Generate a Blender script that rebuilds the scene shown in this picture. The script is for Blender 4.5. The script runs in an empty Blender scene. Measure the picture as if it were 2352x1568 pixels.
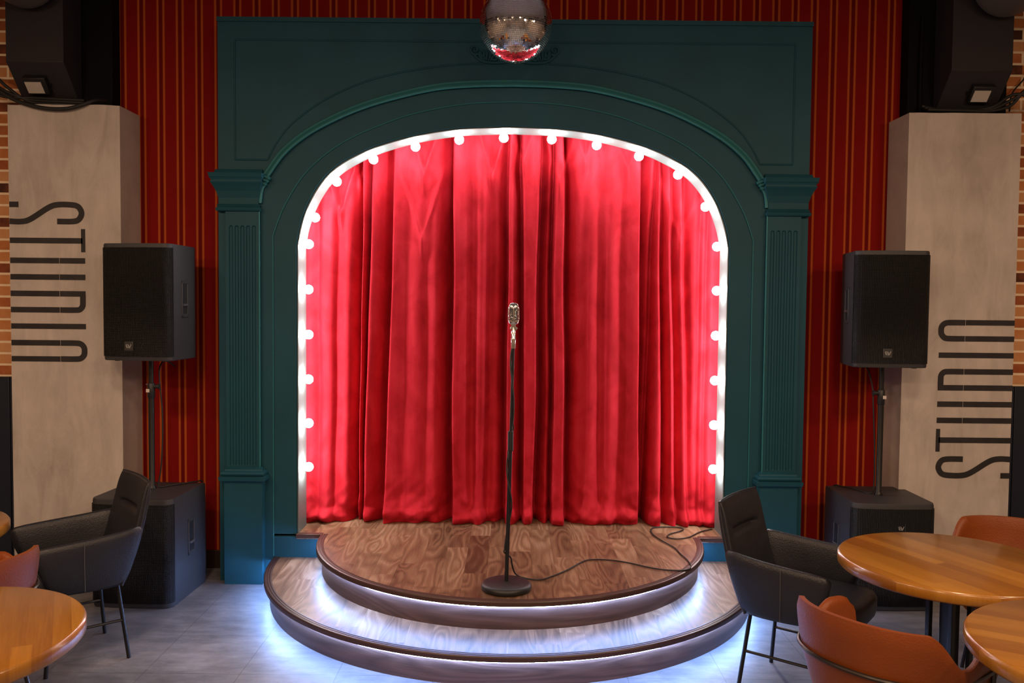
import bpy, bmesh, math, random
from mathutils import Vector, Matrix, noise
random.seed(7)
PI = math.pi
S = bpy.context.scene
COL = S.collection

# ------------------------------------------------------------------ camera
cam_d = bpy.data.cameras.new('camera'); cam = bpy.data.objects.new('camera', cam_d); COL.objects.link(cam)
cam_d.sensor_width = 36.0; cam_d.lens = 1939.4 / 2352 * 36.0
pitch, yaw, roll = -0.0425, 0.0013, 0.0095
f = Vector((-math.sin(yaw)*math.cos(pitch), math.cos(yaw)*math.cos(pitch), math.sin(pitch)))
r0 = Vector((math.cos(yaw), math.sin(yaw), 0)); u0 = r0.cross(f)
cr, sr = math.cos(roll), math.sin(roll)
rr = r0*cr + u0*sr; uu = u0*cr - r0*sr
M = Matrix((rr, uu, -f)).transposed().to_4x4(); M.translation = Vector((0.0067, -5.2971, 1.7599))
cam.matrix_world = M
cam_d.clip_start = 0.05
S.camera = cam
# ------------------------------------------------------------------ view, world
S.view_settings.view_transform = 'Standard'; S.view_settings.look = 'None'
S.view_settings.gamma = 1.0; S.view_settings.use_curve_mapping = False
S.view_settings.exposure = 0.0
try:
    S.cycles.use_denoising = True
    S.cycles.max_bounces = 8; S.cycles.diffuse_bounces = 3; S.cycles.glossy_bounces = 4
    S.cycles.sample_clamp_indirect = 6.0
except Exception: pass
w = bpy.data.worlds.new('world'); S.world = w; w.use_nodes = True
w.node_tree.nodes['Background'].inputs[0].default_value = (1.0, 0.72, 0.5, 1)
w.node_tree.nodes['Background'].inputs[1].default_value = 0.012
# ------------------------------------------------------------------ room lights (ceiling lamps of the bar)
def area(name, loc, size, power, col, rot=(0, 0, 0), spread=PI):
    d = bpy.data.lights.new(name, 'AREA'); d.shape = 'DISK'; d.size = size; d.energy = power; d.color = col; d.spread = spread
    o = bpy.data.objects.new(name, d); COL.objects.link(o); o.location = loc; o.rotation_euler = rot
    return o
WARM = (1.0, 0.66, 0.42)
for i, (x, y, p) in enumerate([(-3.1, -3.0, 27), (-1.4, -3.2, 27), (1.4, -3.2, 27), (3.1, -3.0, 27), (-3.2, -5.4, 30), (-1.1, -5.6, 40), (1.1, -5.6, 40), (3.2, -5.4, 30), (-2.2, -7.6, 22), (0, -7.8, 22), (2.2, -7.6, 22)]):
    area('ceiling_lamp', (x, y, 3.2), 0.34, p, WARM, (math.radians(12 if y > -4 else 16), 0, 0))
YW = 0.25          # wallpapered wall
YP = -0.03         # front of the concrete pillars

# ------------------------------------------------------------------ materials
def mat(name, col=(0.5, 0.5, 0.5), rough=0.5, metal=0.0, spec=0.5, sheen=0.0, coat=0.0, bump=None, var=None, emit=None, strength=0):
    m = bpy.data.materials.new(name); m.use_nodes = True
    n = m.node_tree.nodes; l = m.node_tree.links; b = n['Principled BSDF']
    b.inputs['Base Color'].default_value = (*col, 1); b.inputs['Roughness'].default_value = rough
    b.inputs['Metallic'].default_value = metal; b.inputs['Specular IOR Level'].default_value = spec
    b.inputs['Sheen Weight'].default_value = sheen; b.inputs['Coat Weight'].default_value = coat
    b.inputs['Coat Roughness'].default_value = 0.12
    if emit:
        b.inputs['Emission Color'].default_value = (*emit, 1); b.inputs['Emission Strength'].default_value = strength
    tc = n.new('ShaderNodeTexCoord')
    if var:                      # (scale, amount): cloudy variation of the colour
        t = n.new('ShaderNodeTexNoise'); t.inputs['Scale'].default_value = var[0]; t.inputs['Detail'].default_value = 5
        l.new(tc.outputs['Object'], t.inputs['Vector'])
        mr = n.new('ShaderNodeMapRange'); mr.inputs[1].default_value = .3; mr.inputs[2].default_value = .7
        mr.inputs[3].default_value = 1-var[1]; mr.inputs[4].default_value = 1+var[1]
        l.new(t.outputs[0], mr.inputs[0])
        mx = n.new('ShaderNodeVectorMath'); mx.operation = 'SCALE'; mx.inputs[0].default_value = col
        l.new(mr.outputs[0], mx.inputs['Scale']); l.new(mx.outputs[0], b.inputs['Base Color'])
    if bump:                     # (scale, strength)
        t = n.new('ShaderNodeTexNoise'); t.inputs['Scale'].default_value = bump[0]; t.inputs['Detail'].default_value = 4
        l.new(tc.outputs['Object'], t.inputs['Vector'])
        bp = n.new('ShaderNodeBump'); bp.inputs['Strength'].default_value = bump[1]; bp.inputs['Distance'].default_value = .01
        l.new(t.outputs[0], bp.inputs['Height']); l.new(bp.outputs[0], b.inputs['Normal'])
    return m
class G:
    """small node-graph helper"""
    def __init__(s, m):
        s.m = m; s.n = m.node_tree.nodes; s.l = m.node_tree.links; s.b = s.n['Principled BSDF']
        tc = s.n.new('ShaderNodeTexCoord'); sp = s.n.new('ShaderNodeSeparateXYZ'); s.l.new(tc.outputs['Object'], sp.inputs[0])
        s.x, s.y, s.z = sp.outputs; s.co = tc.outputs['Object']
    def put(s, sock, v):
        if hasattr(v, 'links') or hasattr(v, 'is_linked'): s.l.new(v, sock)
        else: sock.default_value = v
    def math(s, op, a, b=0.0, c=0.0):
        k = s.n.new('ShaderNodeMath'); k.operation = op
        for i, v in enumerate((a, b, c)): s.put(k.inputs[i], v)
        return k.outputs[0]
    def vec(s, x, y, z):
        k = s.n.new('ShaderNodeCombineXYZ')
        for i, v in enumerate((x, y, z)): s.put(k.inputs[i], v)
        return k.outputs[0]
    def noise(s, v, scale=1.0, detail=3.0, rough=.5, dist=0.0):
        k = s.n.new('ShaderNodeTexNoise'); s.l.new(v, k.inputs['Vector']); k.inputs['Scale'].default_value = scale
        k.inputs['Detail'].default_value = detail; k.inputs['Roughness'].default_value = rough; k.inputs['Distortion'].default_value = dist
        return k.outputs[0]
    def white(s, v):
        k = s.n.new('ShaderNodeTexWhiteNoise'); k.noise_dimensions = '3D'; s.l.new(v, k.inputs['Vector']); return k.outputs[0]
    def ramp(s, v, stops, interp='LINEAR'):
        k = s.n.new('ShaderNodeValToRGB'); k.color_ramp.interpolation = interp; e = k.color_ramp.elements
        while len(e) < len(stops): e.new(0.5)
        for q, (p, c) in zip(e, stops): q.position = p; q.color = (*c, 1)
        s.put(k.inputs[0], v); return k.outputs[0]
    def mix(s, fac, a, b, mode='MIX'):
        k = s.n.new('ShaderNodeMix'); k.data_type = 'RGBA'; k.blend_type = mode
        s.put(k.inputs[0], fac)
        s.put(k.inputs[6], a if not isinstance(a, tuple) else (*a, 1)); s.put(k.inputs[7], b if not isinstance(b, tuple) else (*b, 1))
        return k.outputs[2]
    def bump(s, h, st=.3, d=.01):
        k = s.n.new('ShaderNodeBump'); k.inputs['Strength'].default_value = st; k.inputs['Distance'].default_value = d
        s.put(k.inputs['Height'], h); s.l.new(k.outputs[0], s.b.inputs['Normal'])
    def base(s, c): s.put(s.b.inputs['Base Color'], c)

def wood(name, c_dark, c_mid, c_light, plank=.19, length=1.2, along='y', rings=11.0, rough=.38, coat=0.0, seam=True, gx=6.0, gy=1.3, plankvar=.35, line=.55):
    m = mat(name, c_mid, rough, coat=coat); g = G(m)
    a, b_ = (g.x, g.y) if along == 'y' else (g.y, g.x)
    if along == 'z': a, b_ = g.z, g.x
    if plank:
        ia = g.math('FLOOR', g.math('DIVIDE', a, plank))
        off = g.math('MULTIPLY', g.white(g.vec(ia, 3.3, 1.7)), length)
        ib = g.math('FLOOR', g.math('DIVIDE', g.math('ADD', b_, off), length))
    else: ia, ib = 0.0, 0.0
    rnd = g.white(g.vec(ia, ib, 5.1))
    v = g.vec(g.math('MULTIPLY', a, gx), g.math('MULTIPLY', b_, gy), g.math('MULTIPLY', rnd, 40.0))
    n1 = g.noise(v, 1.0, 1.5, .45, .35)
    fr = g.math('FRACT', g.math('MULTIPLY', n1, rings))
    tri = g.math('ABSOLUTE', g.math('SUBTRACT', fr, .5))
    fine = g.noise(g.vec(g.math('MULTIPLY', a, 160.0), g.math('MULTIPLY', b_, 6.0), 0.0), 1.0, 3)
    big = g.noise(v, .55, 2)
    t = g.math('ADD', g.math('MULTIPLY', tri, line), g.math('MULTIPLY', fine, .35))
    t = g.math('ADD', t, g.math('MULTIPLY', g.math('SUBTRACT', rnd, .5), plankvar))
    t = g.math('ADD', t, g.math('MULTIPLY', g.math('SUBTRACT', big, .5), .7))
    c = g.ramp(t, [(.05, c_dark), (.38, c_mid), (.75, c_light)])
    if seam and plank:
        d = g.math('ABSOLUTE', g.math('SUBTRACT', g.math('FRACT', g.math('DIVIDE', a, plank)), .5))
        e = g.math('GREATER_THAN', d, .494)
        c = g.mix(g.math('MULTIPLY', e, .55), c, tuple(q*.35 for q in c_dark))
    g.base(c)
    g.bump(g.math('ADD', g.math('MULTIPLY', tri, .6), fine), .12, .003)
    return m

M_ = {}
M_['pitch'] = mat('pitch_black_paint', (.004, .004, .005), .7, spec=.1)
M_['teal'] = mat('teal_paint', (.010, .070, .100), .56, spec=.25, bump=(60, .06), var=(3, .08))
M_['teallit'] = mat('teal_paint_lit_trim', (.024, .155, .175), .45, spec=.3, bump=(60, .04))  # same teal made lighter: bulb light on the mouldings put into the colour
M_['lining'] = mat('pale_paint', (.115, .16, .157), .5, var=(4, .04))
M_['black'] = mat('black_paint', (.012, .012, .014), .45, bump=(300, .1))
M_['blackmetal'] = mat('black_metal', (.012, .012, .013), .38, metal=.2)
M_['cabinet'] = mat('textured_black_cabinet', (.034, .036, .042), .48, bump=(420, .25))
M_['rubber'] = mat('black_rubber', (.012, .012, .012), .6)
M_['chrome'] = mat('chrome', (.82, .80, .76), .12, metal=1)
M_['grip'] = mat('polished_grip', (.08, .085, .1), .2)
M_['dim'] = mat('dark_mesh', (.01, .01, .012), .6)
M_['leather'] = mat('black_leather', (.014, .015, .021), .38, bump=(170, .22), var=(8, .12))
M_['stitch'] = mat('grey_thread', (.10, .095, .09), .7)
M_['tan'] = mat('tan_leather', (.205, .046, .006), .44, spec=.38, bump=(150, .18), var=(5, .12))
M_['band'] = mat('dark_steel', (.06, .05, .045), .32, metal=.8)
M_['nosing'] = mat('brown_nosing', (.055, .026, .020), .42)
M_['navy'] = mat('navy_board', (.008, .013, .028), .5)
M_['letters'] = mat('black_letter_paint', (.018, .016, .018), .6, var=(14, .35))
M_['badge'] = mat('badge_grey', (.035, .035, .037), .4)
M_['badge_mark'] = mat('badge_mark_silver', (.35, .35, .35), .4, metal=.3)
M_['glass'] = mat('lamp_glass', (.55, .52, .47), .15)
M_['sticker'] = mat('sticker_white', (.62, .56, .52), .6)
M_['ceiling'] = mat('grey_ceiling', (.40, .38, .40), .8)
M_['plaster'] = mat('plaster_wall', (.34, .28, .23), .8)
M_['duct'] = mat('grey_brown_duct', (.09, .075, .068), .5, var=(2, .15))
M_['hood'] = mat('dark_painted_board', (.026, .024, .029), .6, spec=.3, bump=(90, .1))
M_['skirting'] = mat('dark_skirting', (.03, .014, .01), .5)
M_['bulb'] = mat('lit_bulb', (1, 1, 1), .3, emit=(1.0, .98, .97), strength=165)
M_['led'] = mat('lit_led_strip', (1, 1, 1), .3, emit=(.27, .47, 1.0), strength=140)
M_['grout'] = mat('grout', (.30, .30, .33), .5)
M_['mirror'] = mat('mirror_tile', (.95, .96, 1.0), .07, metal=1)
M_['socket'] = mat('socket_white', (.6, .6, .58), .4)
M_['tabletop'] = wood('oak_worktop', (.23, .085, .010), (.36, .155, .019), (.47, .235, .042), plank=.052, length=4, rings=4, rough=.28, coat=.45, seam=False, gx=8, gy=.7, plankvar=.42, line=.16)
M_['stagewood'] = wood('walnut_plank', (.075, .036, .019), (.22, .122, .068), (.43, .285, .185), plank=.125, length=.75, rings=11, rough=.40, plankvar=.22, gx=6.5, gy=1.25, line=.52)
M_['riserwood'] = wood('walnut_riser', (.045, .022, .016), (.10, .052, .038), (.17, .095, .07), plank=None, rings=9, rough=.42, along='z', gx=9, gy=1.0, plankvar=0)

def concrete():
    m = mat('concrete_plaster', (.42, .36, .32), .75); g = G(m)
    a = g.noise(g.co, 2.3, 6, .6); b = g.noise(g.vec(g.math('MULTIPLY', g.x, 5.0), g.y, g.math('MULTIPLY', g.z, 1.4)), 1.6, 5, .65, 1.0)
    t = g.math('ADD', g.math('MULTIPLY', a, .5), g.math('MULTIPLY', b, .5))
    g.base(g.ramp(t, [(.30, (.37, .325, .295)), (.5, (.52, .465, .425)), (.7, (.64, .58, .54))]))
    g.bump(g.noise(g.co, 26, 6, .7), .25, .006); return m
M_['concrete'] = concrete()
def floor_mat():
    m = mat('grey_tile_floor', (.2, .2, .21), .45); g = G(m)
    def seam(v, o):
        d = g.math('ABSOLUTE', g.math('SUBTRACT', g.math('FRACT', g.math('DIVIDE', g.math('ADD', v, o), .46)), .5)); return g.math('GREATER_THAN', d, .4965)
    a = g.noise(g.co, 2.2, 7, .62, .4); b = g.noise(g.vec(g.math('MULTIPLY', g.x, 1.0), g.math('MULTIPLY', g.y, 3.0), 0.0), 5, 6, .7)
    t = g.math('ADD', g.math('MULTIPLY', a, .6), g.math('MULTIPLY', b, .4))
    c = g.ramp(t, [(.34, (.085, .09, .105)), (.5, (.165, .172, .195)), (.66, (.29, .295, .325))])
    s = g.math('MAXIMUM', seam(g.x, .125+.23), seam(g.y, -.02))
    g.base(g.mix(g.math('MULTIPLY', s, .6), c, (.04, .04, .045)))
    g.bump(g.noise(g.co, 60, 4), .08, .004); return m
M_['floor'] = floor_mat()
def wallpaper():
    m = mat('striped_wallpaper', (.2, .005, .005), .8, spec=.12); g = G(m)
    fx = g.math('FRACT', g.math('DIVIDE', g.math('ADD', g.x, 2.545+.0625), .1245))     # pair centre at .5
    d = g.math('MULTIPLY', g.math('ABSOLUTE', g.math('SUBTRACT', fx, .5)), .1245)
    line = g.math('SUBTRACT', 1.0, g.math('MINIMUM', g.math('DIVIDE', g.math('ABSOLUTE', g.math('SUBTRACT', d, .019)), .0085), 1.0))
    line = g.math('POWER', line, .55)
    inner = g.math('LESS_THAN', d, .019)
    base = g.mix(g.math('MULTIPLY', inner, .65), (.215, .0050, .0040), (.105, .002, .002))
    c = g.mix(line, base, (.50, .105, .018))
    g.base(c); g.bump(g.noise(g.co, 300, 2), .08, .002); return m
M_['wallpaper'] = wallpaper()
def brick():
    m = mat('old_brick', (.3, .1, .04), .85); g = G(m)
    k = g.n.new('ShaderNodeTexBrick'); g.l.new(g.vec(g.x, g.z, 0.0), k.inputs['Vector'])
    k.offset = .5; k.inputs['Scale'].default_value = 1; k.inputs['Brick Width'].default_value = .235; k.inputs['Row Height'].default_value = .0745
    k.inputs['Mortar Size'].default_value = .0085; k.inputs['Mortar Smooth'].default_value = .2; k.inputs['Bias'].default_value = 0
    ix = g.math('FLOOR', g.math('DIVIDE', g.z, .0745)); par = g.math('MULTIPLY', g.math('MODULO', g.math('ABSOLUTE', ix), 2.0), .5)
    iy = g.math('FLOOR', g.math('ADD', g.math('DIVIDE', g.x, .235), par))
    rnd = g.math('ADD', g.math('MULTIPLY', g.white(g.vec(ix, iy, 2.2)), .75), g.math('MULTIPLY', g.noise(g.co, 14, 4), .3))
    c = g.ramp(rnd, [(.15, (.07, .022, .012)), (.35, (.34, .085, .026)), (.6, (.58, .21, .06)), (.9, (.66, .34, .15))])
    g.base(g.mix(k.outputs['Fac'], c, (.95, .74, .50)))
    g.bump(g.math('SUBTRACT', g.noise(g.co, 40, 5), g.math('MULTIPLY', k.outputs['Fac'], .6)), .6, .01); return m
M_['brick'] = brick()
def velvet():
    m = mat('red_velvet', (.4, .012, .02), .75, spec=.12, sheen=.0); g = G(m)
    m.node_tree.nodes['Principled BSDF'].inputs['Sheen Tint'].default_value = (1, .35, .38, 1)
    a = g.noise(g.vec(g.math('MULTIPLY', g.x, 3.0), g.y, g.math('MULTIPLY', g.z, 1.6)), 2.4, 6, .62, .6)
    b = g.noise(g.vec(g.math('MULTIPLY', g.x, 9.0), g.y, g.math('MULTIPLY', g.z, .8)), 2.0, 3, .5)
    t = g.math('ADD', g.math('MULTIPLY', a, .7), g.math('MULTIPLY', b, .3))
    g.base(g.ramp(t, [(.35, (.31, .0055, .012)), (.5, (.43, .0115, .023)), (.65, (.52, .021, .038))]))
    g.bump(g.noise(g.co, 500, 2), .1, .002); return m
M_['velvet'] = velvet()
def grille():
    m = mat('speaker_grille', (.010, .010, .011), .5, metal=.3); g = G(m)
    u = g.math('MULTIPLY', g.math('ADD', g.x, g.y), 150.0)
    s1 = g.math('SINE', g.math('MULTIPLY', g.math('ADD', u, g.math('MULTIPLY', g.z, 260.0)), 2.5))
    s2 = g.math('SINE', g.math('MULTIPLY', g.math('SUBTRACT', u, g.math('MULTIPLY', g.z, 260.0)), 2.5))
    g.bump(g.math('MULTIPLY', s1, s2), .9, .003); return m
M_['grille'] = grille()

# ------------------------------------------------------------------ geometry helpers
class MB:
    def __init__(s): s.v = []; s.f = []; s.sm = False
    def add(s, vs, fs):
        k = len(s.v); s.v += [tuple(p) for p in vs]; s.f += [tuple(i+k for i in q) for q in fs]; return s
    def box(s, x0, x1, y0, y1, z0, z1, R=None):
        vs = [(x, y, z) for z in (z0, z1) for y in (y0, y1) for x in (x0, x1)]
        if R is not None: vs = [R @ Vector(p) for p in vs]
        return s.add(vs, [(0, 2, 3, 1), (4, 5, 7, 6), (0, 1, 5, 4), (2, 6, 7, 3), (0, 4, 6, 2), (1, 3, 7, 5)])
    def rings(s, rs, closed=True, cap=True, loop=False):
        n = len(rs[0]); vs = [p for r in rs for p in r]; fs = []
        m = len(rs)
        for i in range(m if loop else m-1):
            for j in range(n if closed else n-1):
                a = i*n+j; b = i*n+(j+1) % n; c = ((i+1) % m)*n+(j+1) % n; d = ((i+1) % m)*n+j
                fs.append((a, b, c, d))
        if cap and closed and not loop: fs.append(tuple(range(n))[::-1]); fs.append(tuple((m-1)*n+j for j in range(n)))
        return s.add(vs, fs)
    def tube(s, pts, r, n=10, closed=False, taper=None):
        pts = [Vector(p) for p in pts]; m = len(pts); rs = []; up = None
        for i, p in enumerate(pts):
            a = pts[(i-1) % m] if (i or closed) else p; b = pts[(i+1) % m] if (i < m-1 or closed) else p
            t = (b-a).normalized() if (b-a).length > 1e-9 else Vector((0, 0, 1))
            if up is None: up = Vector((0, 0, 1)) if abs(t.z) < .9 else Vector((1, 0, 0))
            x = up.cross(t)
            if x.length < 1e-4: x = Vector((1, 0, 0)).cross(t)
            x.normalize(); y = t.cross(x); up = y
            rad = r if taper is None else r*taper(i/(m-1))
            rs.append([p + x*rad*math.cos(2*PI*k/n) + y*rad*math.sin(2*PI*k/n) for k in range(n)])
        return s.rings(rs, loop=closed)
    def lathe(s, prof, c=(0, 0, 0), n=48, cap=True):
        rs = [[(c[0]+r*math.cos(2*PI*k/n), c[1]+r*math.sin(2*PI*k/n), c[2]+z) for k in range(n)] for r, z in prof]
        return s.rings(rs, cap=cap)
    def ball(s, c, r, n=20, m=12, sc=(1, 1, 1)):
        rs = [[(c[0]+sc[0]*r*math.sin(PI*(i+.02)/(m+.04))*math.cos(2*PI*k/n), c[1]+sc[1]*r*math.sin(PI*(i+.02)/(m+.04))*math.sin(2*PI*k/n), c[2]-sc[2]*r*math.cos(PI*(i+.02)/(m+.04))) for k in range(n)] for i in range(m+1)]
        return s.rings(rs)
    def build(s, name, m, parent=None, bevel=0, smooth=False, seg=2, solid=0, sub=0, angle=None):
        me = bpy.data.meshes.new(name); me.from_pydata(s.v, [], s.f)
        bm = bmesh.new(); bm.from_mesh(me); bmesh.ops.recalc_face_normals(bm, faces=bm.faces); bm.to_mesh(me); bm.free()
        o = bpy.data.objects.new(name, me); COL.objects.link(o)
        me.materials.append(m)
        if parent is not None: o.parent = parent
        if smooth or bevel:
            for p in me.polygons: p.use_smooth = True
        if solid:
            q = o.modifiers.new('solid', 'SOLIDIFY'); q.thickness = solid; q.offset = 0
        if bevel:
            q = o.modifiers.new('bevel', 'BEVEL'); q.width = bevel; q.segments = seg; q.limit_method = 'ANGLE'; q.angle_limit = math.radians(35)
        if sub:
            q = o.modifiers.new('sub', 'SUBSURF'); q.levels = sub; q.render_levels = sub
        if (smooth or bevel) and not sub:
            me.set_sharp_from_angle(angle=math.radians(angle or 40))
        return o
def empty(name, loc=(0, 0, 0), rz=0):
    o = bpy.data.objects.new(name, None); COL.objects.link(o); o.location = loc; o.rotation_euler = (0, 0, rz); o.empty_display_size = .1
    return o
def tag(o, label, cat, group=None, kind=None):
    if label: o['label'] = label
    if cat: o['category'] = cat
    if group: o['group'] = group
    if kind: o['kind'] = kind
    return o
def struct(o, label=None): o['kind'] = 'structure'; return o
def kids(o): return [c for c in bpy.data.objects if c.parent == o]
def copy_tree(o, parent=None):
    c = o.copy(); COL.objects.link(c); c.parent = parent
    for ch in kids(o): copy_tree(ch, c)
    return c
def crom(pts, k=8):
    P = [Vector(p) for p in pts]; out = []
    for i in range(len(P)-1):
        a, b, c, d = P[max(i-1, 0)], P[i], P[i+1], P[min(i+2, len(P)-1)]
        for j in range(k):
            t = j/k
            out.append(.5*((2*b)+(c-a)*t+(2*a-5*b+4*c-d)*t*t+(3*b-a-3*c+d)*t*t*t))
    out.append(P[-1]); return out
def arch(half, bottom, k=5):
    """half: (x,z) from springing to crown, x>0 ; returns left-bottom -> over -> right-bottom"""
    h = crom([(x, 0, z) for x, z in half], k); h[-1].x = 0
    L = [(-p.x, p.z) for p in h]; Rr = [(p.x, p.z) for p in h[:-1]][::-1]
    return [(-half[0][0], bottom)] + L + Rr + [(half[0][0], bottom)]
def plate(mb, path, X, ZT, ZB, y0, y1):
    """flat plate with an arched hole: front at y0, running back to y1"""
    n = len(path); outer = []
    xs = path[0][0]
    k1 = 1; k2 = n-2
    inner = []; 
    for i, (x, z) in enumerate(path):
        if i < k1 or i > k2: inner.append((x, z)); outer.append((X if x > 0 else -X, z if z > ZB else ZB))
        elif i == k1: inner += [(x, z), (x, z)]; outer += [(-X, z), (-X, ZT)]
        elif i == k2: inner += [(x, z), (x, z)]; outer += [(X, ZT), (X, z)]
        else: inner.append((x, z)); outer.append((x*X/abs(xs), ZT))
    vs = [(x, y0, z) for x, z in inner]+[(x, y0, z) for x, z in outer]; m = len(inner)
    fs = [(i, i+1, m+i+1, m+i) for i in range(m-1)]
    mb.add(vs, fs)
    mb.add([(x, y0, z) for x, z in outer]+[(x, y1, z) for x, z in outer], [(i, i+1, m+i+1, m+i) for i in range(m-1)])
    mb.add([(x, y0, z) for x, z in inner]+[(x, y1, z) for x, z in inner], [(i, i+1, m+i+1, m+i) for i in range(m-1)])
def ring_loft(mb, cx, prof, yb=0.0):
    rs = []
    for z, hw, d in prof: rs.append([(cx-hw, yb, z), (cx-hw, yb-d, z), (cx+hw, yb-d, z), (cx+hw, yb, z)])
    mb.rings(rs)

# ================================================================== THE ROOM
RX, RYB, RZ = 4.6, -9.0, 4.3
struct(MB().box(-RX-.2, RX+.2, RYB-.2, YW+1.2, -.1, 0).build('floor', M_['floor']))
struct(MB().box(-RX-.2, RX+.2, RYB-.2, YW+1.2, RZ, RZ+.1).build('ceiling', M_['ceiling']))
struct(MB().box(-3.0, -1.5, YW, YW+.1, 0, RZ).box(1.5, 3.0, YW, YW+.1, 0, RZ).box(-1.5, 1.5, YW, YW+.1, 3.3, RZ).build('wall_back', M_['wallpaper']))
struct(MB().box(-2.0, 2.0, .75, .8, 0, 3.4).build('wall_behind_curtain', M_['black']))
for s, nm in ((-1, 'left'), (1, 'right')):
    a, b = sorted((s*3.0, s*RX))
    struct(MB().box(a, b, YW, YW+.1, 0, RZ).build('wall_brick_'+nm, M_['brick']))
    w_ = MB()
    x = 3.0
    while x < RX-.05:
        a, b = sorted((s*x, s*min(x+.093, RX))); w_.box(a, b, YW-.035, YW, 0, 1.262); x += .098
    a, b = sorted((s*3.0, s*RX)); w_.box(a, b, YW-.025, YW, 0, 1.26)
    struct(w_.build('trim_1' if s < 0 else 'trim_2', M_['navy'], bevel=.003))
    a, b = sorted((s*RX, s*(RX+.1)))
    struct(MB().box(a, b, RYB, YW+1.1, 0, RZ).build('wall_'+nm, M_['plaster']))
struct(MB().box(-RX, RX, RYB-.1, RYB, 0, RZ).build('wall_front', M_['plaster']))
struct(MB().box(-2.6, -1.84, YW-.015, YW, 0, .12).build('baseboard_left', M_['skirting'], bevel=.003))
struct(MB().box(1.84, 2.6, YW-.015, YW, 0, .12).build('baseboard_right', M_['skirting'], bevel=.003))

# ---- concrete pillars with the painted word STUDIO
def bar(mb, x0, x1, z0, z1, y): mb.box(min(x0, x1), max(x0, x1), y-.003, y, min(z0, z1), max(z0, z1))
def stroke(mb, pts, wd, y):
    """flat painted stroke through (x,z) points"""
    P = crom([(p[0], 0, p[1]) for p in pts], 6); n = len(P); L = []; Rr = []
    for i, p in enumerate(P):
        t = (P[min(i+1, n-1)]-P[max(i-1, 0)]).normalized(); nn = Vector((-t.z, 0, t.x))*wd/2
        L.append(p+nn); Rr.append(p-nn)
    rs = [[(a.x, y-.0034, a.z), (a.x, y, a.z), (b.x, y, b.z), (b.x, y-.0034, b.z)] for a, b in zip(L, Rr)]
    mb.rings(rs)
T_ = .0345
def letters(parent, s):
    """s=-1: left pillar (letter tops to +x, reads downwards), s=1: right pillar (rotated by half a turn)"""
    def L(name, fn):
        mb = MB(); fn(mb); mb.build('letter_'+name, M_['letters'], parent)
    if s < 0: X = lambda u: -3.127+u; Z = lambda v: 2.39-v      # u up the letter, v along the word
    else: X = lambda u: 3.130-u; Z = lambda v: .690+v*1.0
    sc = 1.0
    def b(mb, u0, u1, v0, v1): bar(mb, X(u0), X(u1), Z(v0), Z(v1), YP)
    def st(mb, pts): stroke(mb, [(X(u), Z(v)) for u, v in pts], T_, YP)
    # S
    L('s', lambda mb: (b(mb, 0, .056, .015, .049), st(mb, [(0, .136), (.07, .138), (.13, .122), (.24, .052), (.30, .032), (.385, .032), (.425, .042), (.445, .070), (.445, .098), (.425, .126), (.385, .135), (.296, .135)])))
    def T(mb): b(mb, 0, .452, .237, .271); b(mb, .443, .468, .181, .324)
    L('t', T)
    def U(mb):
        for v in (.361, .463): b(mb, 0, .304, v, v+.034); b(mb, .308, .466, v, v+.034)
    L('u', U)
    def D(mb):
        b(mb, 0, .304, .566, .600); b(mb, .308, .466, .566, .600); b(mb, 0, .304, .667, .701)
        st(mb, [(.308, .684), (.40, .684), (.43, .680), (.447, .660), (.4495, .63), (.4495, .585)])
    L('d', D)
    L('i', lambda mb: b(mb, 0, .466, .770, .803))
    def O(mb):
        b(mb, 0, .304, .873, .907); b(mb, 0, .304, .974, 1.007)
        st(mb, [(.308, .890), (.39, .890), (.43, .894), (.452, .915), (.456, .940), (.452, .966), (.43, .986), (.39, .990), (.308, .990)])
    L('o', O)
for s, nm in ((-1, 'left'), (1, 'right')):
    e = empty('concrete_pillar', (0, 0, 0))
    tag(e, 'plastered concrete pillar, STUDIO reading downwards, beside the table showing only its edge' if s < 0 else 'plastered concrete pillar, STUDIO reading upwards, behind the fully visible round table', 'pillar')
    a, b = sorted((s*2.437, s*3.130))
    mb = MB(); n = 24
    # slightly uneven top edge
    bot = [(a, YP, 0), (b, YP, 0), (b, YW, 0), (a, YW, 0)]
    rows = []
    for i in range(n+1):
        x = a+(b-a)*i/n; hz = 2.972+.007*noise.noise(Vector((x*6, s*3, 0)))
        rows.append([(x, YP, 0), (x, YP, hz), (x, YW, hz+.004*noise.noise(Vector((x*8, 9, 0)))), (x, YW, 0)])
    mb.rings(rows)
    mb.build('shaft', M_['concrete'], e)
    # darkened recess above the cladding
    letters(e, s)
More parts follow.
